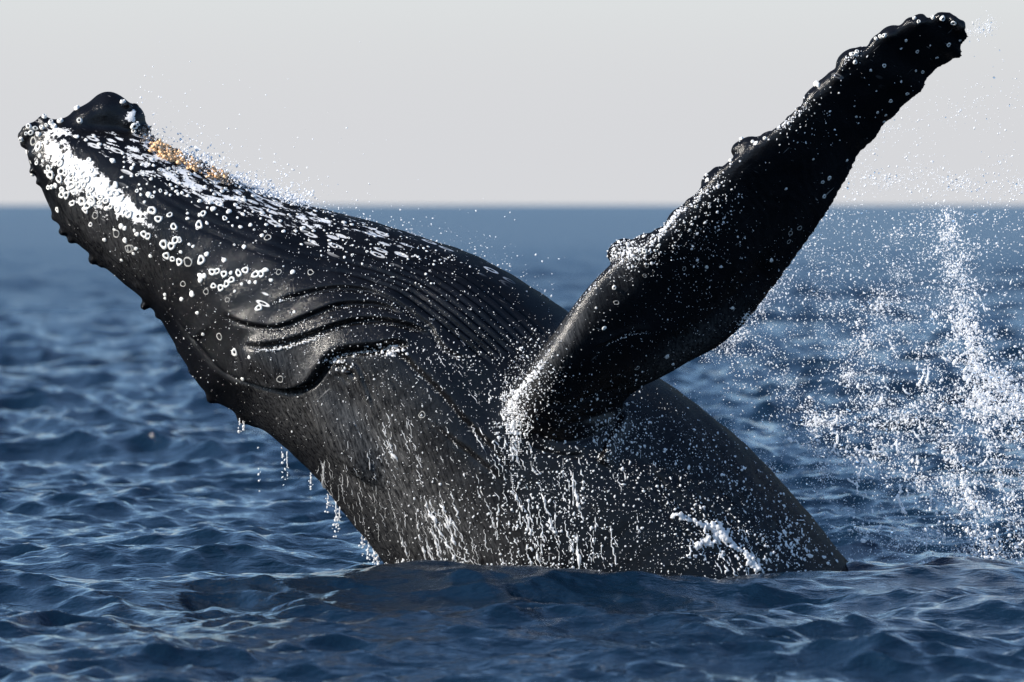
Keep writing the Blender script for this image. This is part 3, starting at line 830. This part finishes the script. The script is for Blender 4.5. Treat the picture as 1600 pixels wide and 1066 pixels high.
streaks(22, 560, 740, 40, 45, 25, 90, 0.5, 1.2, .15)
streaks(30, 620, 660, 40, 30, 14, 60, 0.4, 1.0, .35)
streaks(20, 505, 735, 14, 25, 25, 65, 0.6, 1.4, .02)
streaks(45, 800, 655, 18, 35, 8, 30, 0.8, 2.4, .2, 1.2)
streaks(40, 780, 720, 30, 30, 8, 40, 0.6, 1.6, .45, .8)
streaks(40, 690, 600, 60, 40, 6, 24, 0.4, 1.0, .6, .6)
streaks(30, 960, 690, 22, 30, 6, 24, 0.6, 1.6, .2, .8)
streaks(26, 1130, 850, 40, 25, 10, 45, 1.0, 3.0, .4, 1.4)
streaks(14, 1180, 875, 10, 15, 10, 40, 1.2, 3.2, .3, 1.2)
streaks(14, 650, 800, 16, 26, 30, 80, 2.2, 4.2, .38)
streaks(10, 690, 770, 20, 30, 40, 90, 1.6, 3.0, .30)
streaks(12, 860, 780, 30, 40, 30, 70, 1.6, 3.4, .25)
streaks(6, 600, 670, 12, 14, 30, 60, 1.4, 2.6, .35)
streaks(5, 505, 740, 5, 14, 40, 60, 1.6, 2.8, .0)
V1, F1 = tubes(paths, rads)
link('running_water', mesh_np('running_water', V1, F1, M_FOAM), None, 'white rivulets of seawater running down the flank of the breaching whale', 'running water', 'stuff')

pos, rad = [], []
def cling(n, cx, cy, sx, sy, lo, hi, lift=0.003, power=2.2, uniform=False):
    for _ in range(n):
        x, y = (random.uniform(cx - sx, cx + sx), random.uniform(cy - sy, cy + sy)) if uniform else (random.gauss(cx, sx), random.gauss(cy, sy))
        s = surf(x, y)
        if s is None: continue
        p, nn = s
        if nn[1] > -0.30 and random.random() < .75: continue
        pos.append(p + nn * random.uniform(0, lift) + rng.normal(0, 0.005, 3) * (1 - np.abs(nn))); rad.append((lo + (hi - lo) * random.random() ** power) / PPM)
cling(900, 1120, 790, 95, 75, 0.4, 2.1)
cling(380, 1240, 850, 45, 30, 0.5, 2.9, power=2.2)
cling(450, 1040, 680, 70, 55, 0.3, 1.1)
cling(600, 880, 760, 70, 70, 0.4, 1.9)
cling(450, 700, 800, 90, 60, 0.4, 1.6)
cling(180, 900, 640, 60, 40, 0.35, 1.2)
cling(500, 806, 632, 12, 30, 0.3, 1.5, 0.02, 2.2)
cling(500, 838, 575, 20, 34, 0.3, 1.2, 0.012)
cling(250, 770, 560, 60, 60, 0.35, 1.2)
cling(350, 650, 580, 80, 60, 0.35, 1.2)
cling(300, 480, 540, 110, 60, 0.35, 1.1)
cling(420, 1050, 360, 50, 30, 0.4, 1.6)
cling(380, 985, 393, 22, 14, 0.4, 1.7)
cling(200, 1110, 300, 26, 26, 0.5, 1.9)
cling(150, 1240, 180, 40, 30, 0.4, 1.4)
cling(200, 1180, 500, 70, 60, 0.35, 1.0)
cling(90, 1330, 110, 70, 60, 0.4, 1.4)
cling(400, 620, 400, 140, 40, 0.35, 1.2)
cling(220, 970, 680, 26, 22, 0.4, 1.7)
cling(300, 860, 830, 50, 40, 0.5, 2.0, power=1.8)
cling(80, 600, 548, 22, 5, 0.8, 2.6)
cling(260, 760, 884, 130, 5, 0.4, 1.7)
cling(120, 630, 886, 16, 6, 0.4, 1.8)
cling(60, 528, 566, 10, 8, 0.6, 2.0)
V1, F1 = blobs(ICO1, np.array(pos), np.array(rad), 0.36, 0.25)
pos, rad = [], []
cling(5500, 700, 640, 640, 290, 0.25, 0.75, 0.002, 2.0, True)
cling(1500, 1110, 780, 110, 90, 0.25, 0.9, 0.002, 2.0)
cling(500, 1080, 400, 120, 120, 0.25, 0.8, 0.002, 2.0)
V1, F1 = merge((V1, F1), blobs(OCT, np.array(pos), np.array(rad), 0.5, 0.3))
link('clinging_drops', mesh_np('clinging_drops', V1, F1, M_FOAM), None, 'white water drops clinging to the black skin of the whale', 'water drops', 'stuff')

# foam caught on the flank at lower right
pos, rad = [], []
def smear(pts, n, w, lo, hi):
    """white blobs along a line on the skin: thick water and painted highlights"""
    C = spline(pts, n)
    for k, (x, y) in enumerate(C):
        t = k / (n - 1)
        q = surf(x + random.gauss(0, w), y + random.gauss(0, w * .7))
        if q is None: continue
        pos.append(q[0] + q[1] * random.uniform(-.004, .012)); rad.append((lo + (hi - lo) * random.random() ** 1.3 * (1 - abs(2 * t - 1) ** 3)) / PPM)
smear([(1045, 806), (1070, 812), (1095, 818), (1112, 826), (1126, 838), (1142, 850), (1160, 862), (1178, 878), (1190, 893)], 300, 3.5, .8, 3.4)
smear([(1076, 858), (1098, 850), (1118, 842), (1130, 832)], 150, 4.5, 1.0, 4.2)
smear([(1112, 815), (1126, 826), (1132, 838), (1128, 846)], 120, 5, 1.0, 4.2)
smear([(1048, 808), (1060, 804), (1072, 810)], 40, 3, .8, 2.8)
smear([(1168, 868), (1178, 880), (1186, 894)], 70, 4, 1, 3.8)
smear([(1140, 826), (1160, 830), (1176, 838)], 40, 3, .5, 1.8)
smear([(1055, 872), (1075, 868), (1095, 870)], 36, 3, .6, 2.2)
smear([(1130, 850), (1126, 866), (1130, 884)], 40, 3, .6, 2.2)
smear([(1205, 868), (1225, 880), (1240, 886)], 30, 4, .6, 2.4)
cling(120, 1115, 845, 40, 22, 0.6, 2.4, 0.01, 1.6)
V1, F1 = blobs(ICO1, np.array(pos), np.array(rad), 0.30)
foam_vf = (V1, F1)
pos, rad = [], []
smear([(858, 552), (838, 580), (818, 606), (802, 630), (792, 650)], 260, 3.5, .5, 2.6)
smear([(800, 630), (794, 655), (804, 676), (812, 700)], 130, 5, .5, 2.4)
smear([(808, 640), (800, 665), (816, 690), (820, 712)], 70, 8, .4, 1.8)
smear([(785, 700), (800, 730), (815, 760)], 50, 8, .4, 1.8)
for _ in range(46):
    x, y = random.gauss(800, 14), random.gauss(650, 32); a = random.uniform(0, 6.28)
    smear([(x, y), (x + 7 * math.cos(a), y + 7 * math.sin(a)), (x + 13 * math.cos(a + .6), y + 13 * math.sin(a + .6))], 16, .6, .5, 1.5)
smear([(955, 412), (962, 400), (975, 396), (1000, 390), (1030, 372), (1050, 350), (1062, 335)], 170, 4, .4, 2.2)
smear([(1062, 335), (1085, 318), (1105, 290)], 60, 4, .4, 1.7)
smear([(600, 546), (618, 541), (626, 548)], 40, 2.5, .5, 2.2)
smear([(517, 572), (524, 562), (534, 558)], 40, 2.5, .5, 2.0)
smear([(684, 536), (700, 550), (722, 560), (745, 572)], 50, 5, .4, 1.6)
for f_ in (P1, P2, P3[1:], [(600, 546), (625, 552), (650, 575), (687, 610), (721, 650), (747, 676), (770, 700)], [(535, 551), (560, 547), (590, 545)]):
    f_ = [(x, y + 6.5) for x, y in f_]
    smear(f_, 110, 1.2, .25, .95)  # water beads that double as the highlight on each fold ridge
smear([(400, 548), (420, 548), (450, 543), (484, 533), (510, 522)], 260, 1.0, .5, 1.7)  # bright highlight of the wet lip, laid on as white blobs
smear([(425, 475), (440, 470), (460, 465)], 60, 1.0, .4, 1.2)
smear([(1030, 366), (1048, 350), (1058, 334), (1070, 324)], 150, 2.5, .5, 2.2)  # bright rim of the leading edge, its highlight modelled as white blobs
smear([(1212, 206), (1235, 188), (1262, 166)], 130, 2.0, .4, 1.8)  # same rim highlight farther out, again in white blobs
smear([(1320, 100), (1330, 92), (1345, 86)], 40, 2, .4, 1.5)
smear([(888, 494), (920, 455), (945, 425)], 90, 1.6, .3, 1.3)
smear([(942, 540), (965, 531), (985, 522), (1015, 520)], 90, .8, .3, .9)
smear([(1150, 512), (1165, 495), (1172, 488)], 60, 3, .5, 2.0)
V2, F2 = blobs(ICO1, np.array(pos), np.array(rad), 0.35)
link('foam_and_highlights', mesh_np('foam_and_highlights', V2, F2, M_FOAM), None, 'white foam and beads of water at the flipper root and jaw folds, with white beads added as highlights on the folds and flipper edge of the whale', 'foam', 'stuff')
V1, F1 = foam_vf
link('foam_patch', liquid('foam_patch', V1, F1, M_FOAM, 0.0055, 2), None, 'white foam splashed on the lower right flank of the whale', 'foam', 'stuff')

# ------------------------------------------------------------------ spray in the air
def seg_points(x0, y0, x1, y1, w, n, lo, hi, ylo=0.0, yhi=1.6, power=2.4):
    t = rng.random(n)
    d = np.array([x1 - x0, y1 - y0], float); L = np.linalg.norm(d) + 1e-6
    nrm = np.array([-d[1], d[0]]) / L
    # clumped scatter
    off = rng.normal(0, w, n) * (0.6 + 0.5 * np.sin(t * 17 + x0))
    x = x0 + d[0] * t + nrm[0] * off + rng.normal(0, 6, n); y = y0 + d[1] * t + nrm[1] * off + rng.normal(0, 6, n)
    dep = rng.uniform(ylo, yhi, n)
    r = 0.8 * (lo + (hi - lo) * rng.random(n) ** (power + .6)) / 2 / PPM
    return x, y, dep, r
SEG = [(1480, 330, 1530, 565, 20, 800, 1.2, 5.5), (1505, 470, 1535, 600, 10, 400, 1.5, 6.5), (1435, 540, 1470, 700, 10, 420, 1.2, 5), (1520, 600, 1600, 860, 11, 700, 1.6, 7), (1345, 590, 1390, 760, 9, 420, 1.2, 5), (1262, 630, 1292, 760, 8, 340, 1.2, 5), (1470, 740, 1552, 886, 8, 500, 1.4, 6), (1400, 640, 1450, 800, 9, 380, 1.2, 5.5), (1230, 390, 1150, 520, 8, 500, .9, 3), (1560, 590, 1600, 640, 14, 500, 1.6, 7.5), (1180, 540, 1310, 700, 40, 900, .8, 3.2), (1215, 650, 1340, 810, 34, 400, .8, 3.2), (1400, 360, 1420, 560, 60, 1500, .7, 3.0), (1250, 330, 1290, 520, 50, 1200, .7, 2.6), (1340, 600, 1600, 760, 60, 2200, .7, 3.2), (1390, 850, 1600, 870, 20, 700, .8, 4), (1470, 330, 1500, 470, 40, 1800, 1.0, 4.6), (1490, 470, 1540, 640, 34, 2200, 1.2, 6.0), (1540, 560, 1600, 690, 42, 1100, 1.6, 9.0),
       (1235, 395, 1130, 560, 24, 1500, 0.8, 3.2), (1390, 450, 1320, 600, 45, 2200, 0.8, 4.2), (1260, 660, 1600, 640, 36, 2200, 1.0, 6.5),
       (1290, 700, 1560, 800, 44, 2000, 1.0, 6.0), (1330, 825, 1610, 860, 26, 1100, 1.0, 6.0), (1480, 700, 1560, 880, 18, 600, 2.0, 8.0),
       (1320, 280, 1610, 290, 30, 1300, 1.1, 4.4), (1300, 225, 1600, 150, 52, 520, 1.0, 3.4), (1515, 50, 1556, 36, 5, 260, 0.9, 3.2),
       (1040, 600, 1240, 760, 26, 900, 0.8, 3.0), (1590, 560, 1605, 860, 22, 500, 1.5, 8.0), (1150, 520, 1100, 560, 14, 350, 0.8, 2.6),
       (1210, 430, 1180, 490, 14, 250, 0.8, 2.6), (1300, 300, 1260, 370, 12, 250, 0.7, 2.4), (1430, 140, 1360, 220, 10, 90, .6, 2.2)]
X, Y, D, R = [np.concatenate(c) for c in zip(*[seg_points(*s) for s in SEG])]
nu = 7000
X = np.concatenate([X, rng.uniform(1130, 1640, nu)]); Y = np.concatenate([Y, rng.uniform(330, 870, nu)])
D = np.concatenate([D, rng.uniform(0, 2.2, nu)]); R = np.concatenate([R, rng.uniform(0.35, 1.2, nu) / PPM])
inair = Y < 884
X, Y, D, R = X[inair], Y[inair], D[inair], R[inair]
pos = w3(X, Y, D)
white = rng.random(len(X)) < 0.94
R = np.where(R > 0.007, 0.007 + (R - 0.007) * 0.6, R)
big = R > 0.0075
# ligaments: torn strings and sheets of water that fall down and outward, knotted with fat drops
lig_p, lig_r, knot, knot_r = [], [], [], []
def ligament(x, y, length, a, r0, dep):
    m_ = max(5, int(length / 3)); pts = []
    for i in range(m_):
        pts.append((x, min(y, 886))); x += 3.0 * math.cos(a); y += 3.0 * math.sin(a); a += random.gauss(0, 0.22)
        if random.random() < .22:
            knot.append(w3(x + random.gauss(0, 1), min(y, 886), dep)); knot_r.append(random.uniform(.9, 2.3) * r0 / PPM)
    q = np.array(pts); t = np.linspace(0, 1, m_)
    lig_p.append(w3(q[:, 0], q[:, 1], np.full(m_, dep)))
    lig_r.append(r0 / PPM * (0.45 + np.abs(np.sin(t * random.uniform(2, 6) + random.random() * 3))) * np.clip((1 - t) * 4, .3, 1))
    return pts
KN = ((1520, 585, 26, 50, 16), (1560, 645, 28, 34, 16), (1545, 760, 30, 50, 12), (1420, 660, 80, 40, 12), (1380, 740, 60, 40, 10), (1555, 850, 22, 22, 7), (1310, 620, 40, 40, 3), (1440, 590, 60, 30, 8), (1590, 790, 10, 40, 5), (1260, 650, 30, 30, 2), (1500, 880, 30, 5, 5))
for cx, cy, sx, sy, n in KN:
    for _ in range(n):
        x, y = random.gauss(cx, sx), random.gauss(cy, sy); dep = random.uniform(0.2, 1.3); a = random.gauss(1.1, 0.45)
        pts = ligament(x, y, random.uniform(10, 46), a, random.uniform(.6, 1.7), dep)
        if random.random() < .6:
            bx, by = random.choice(pts); ligament(bx, by, random.uniform(8, 24), a + random.choice((-.9, .8)), random.uniform(.5, 1.1), dep)
W = merge(blobs(ICO1, pos[white & big], R[white & big], 0.42, 0.35), blobs(ICO1, np.array(knot), np.array(knot_r), .3, .3), tubes(lig_p, lig_r))
link('spray_curtain', mesh_np('spray_curtain', *blobs(OCT, pos[white & ~big], R[white & ~big], 0.35, 0.2), M_FOAM), None, 'curtain of fine white spray drops falling to the right of the whale', 'spray', 'stuff')
link('torn_water', liquid('torn_water', *W, M_FOAM, 0.006, 2), None, 'torn strings and fat drops of white water in the spray right of the whale', 'spray', 'stuff')
link('clear_spray', mesh_np('clear_spray', *blobs(ICO1, pos[~white], R[~white], 0.3, 0.2), M_DROP), None, 'clear water drops scattered through the spray right of the whale', 'spray', 'stuff')

# water shed from the throat, above the head and the back
EDGE = spline([(190, 165), (232, 212), (300, 252), (400, 297), (480, 324), (560, 341), (680, 378), (780, 420), (890, 492)], 400)
def edge_spray(n, a, b_, up, lo, hi):
    i = rng.integers(int(a * 399), int(b_ * 399), n)
    h = rng.exponential(up, n) * (0.5 + rng.random(n))
    x = EDGE[i, 0] + rng.normal(0, 4, n) + h * 0.35; y = EDGE[i, 1] - h + 4
    return x, y, rng.uniform(-0.35, 0.35, n), (lo + (hi - lo) * rng.random(n) ** 2.2) / 2 / PPM
X, Y, D, R = [np.concatenate(c) for c in zip(edge_spray(260, 0.02, .55, 34, .7, 3.0), edge_spray(1700, .22, .50, 8, 1.2, 4.6), edge_spray(500, .1, .5, 14, .8, 3.4), edge_spray(420, .5, .97, 16, .7, 2.8))]
link('throat_spray', mesh_np('throat_spray', *blobs(ICO1, w3(X, Y, D), R, 0.35), M_FOAM), None, 'fine white spray flung up along the throat of the whale', 'spray', 'stuff')

# drips from the jaw on the left
dp, dr_ = [], []
tp, tr = [], []
for x, y, h, n in ((374, 660, 18, 10), (380, 664, 8, 6), (404, 676, 95, 8), (440, 700, 60, 10), (448, 712, 40, 8), (486, 745, 26, 10), (512, 778, 26, 14), (525, 790, 50, 26), (530, 795, 40, 16),
                   (566, 840, 30, 16), (575, 850, 36, 20), (584, 862, 34, 20), (590, 870, 30, 16), (602, 886, 18, 16), (608, 892, 10, 10)):
    for _ in range(n):
        dp.append((x + random.gauss(0, 2.0), y + random.random() * h)); dr_.append(random.uniform(.5, 1.7))
    if h < 60:
        t = np.linspace(0, 1, 8)
        tp.append(w3(x + rng.normal(0, .7, 8), y - 6 + t * h * .6, np.full(8, -0.1))); tr.append((0.3 + 0.8 * rng.random(8)) / PPM)
q = np.array(dp)
V1, F1 = merge(blobs(ICO1, w3(q[:, 0], q[:, 1], np.full(len(q), -0.1)), np.array(dr_) / PPM, 0.3, 0.4), tubes(tp, tr))
link('falling_drops', mesh_np('falling_drops', V1, F1, M_FOAM), None, 'thin drips of water falling from the lower left edge of the whale', 'water drops', 'stuff')

# splashes where the curtain meets the sea
pos, rad = [], []
for _ in range(420):
    cx, sx, up = random.choice(((1500, 26, 8), (1548, 14, 16), (1470, 18, 5), (1320, 12, 8), (1300, 20, 5), (1590, 12, 6)))
    pos.append(w3(random.gauss(cx, sx), 888 - abs(random.gauss(0, up)), random.uniform(-.1, .3))); rad.append(random.uniform(.6, 2.6) / PPM)
link('splash_foam', mesh_np('splash_foam', *blobs(ICO1, np.array(pos), np.array(rad), 0.4), M_FOAM), None, 'small white splashes where the spray lands on the sea', 'foam', 'stuff')
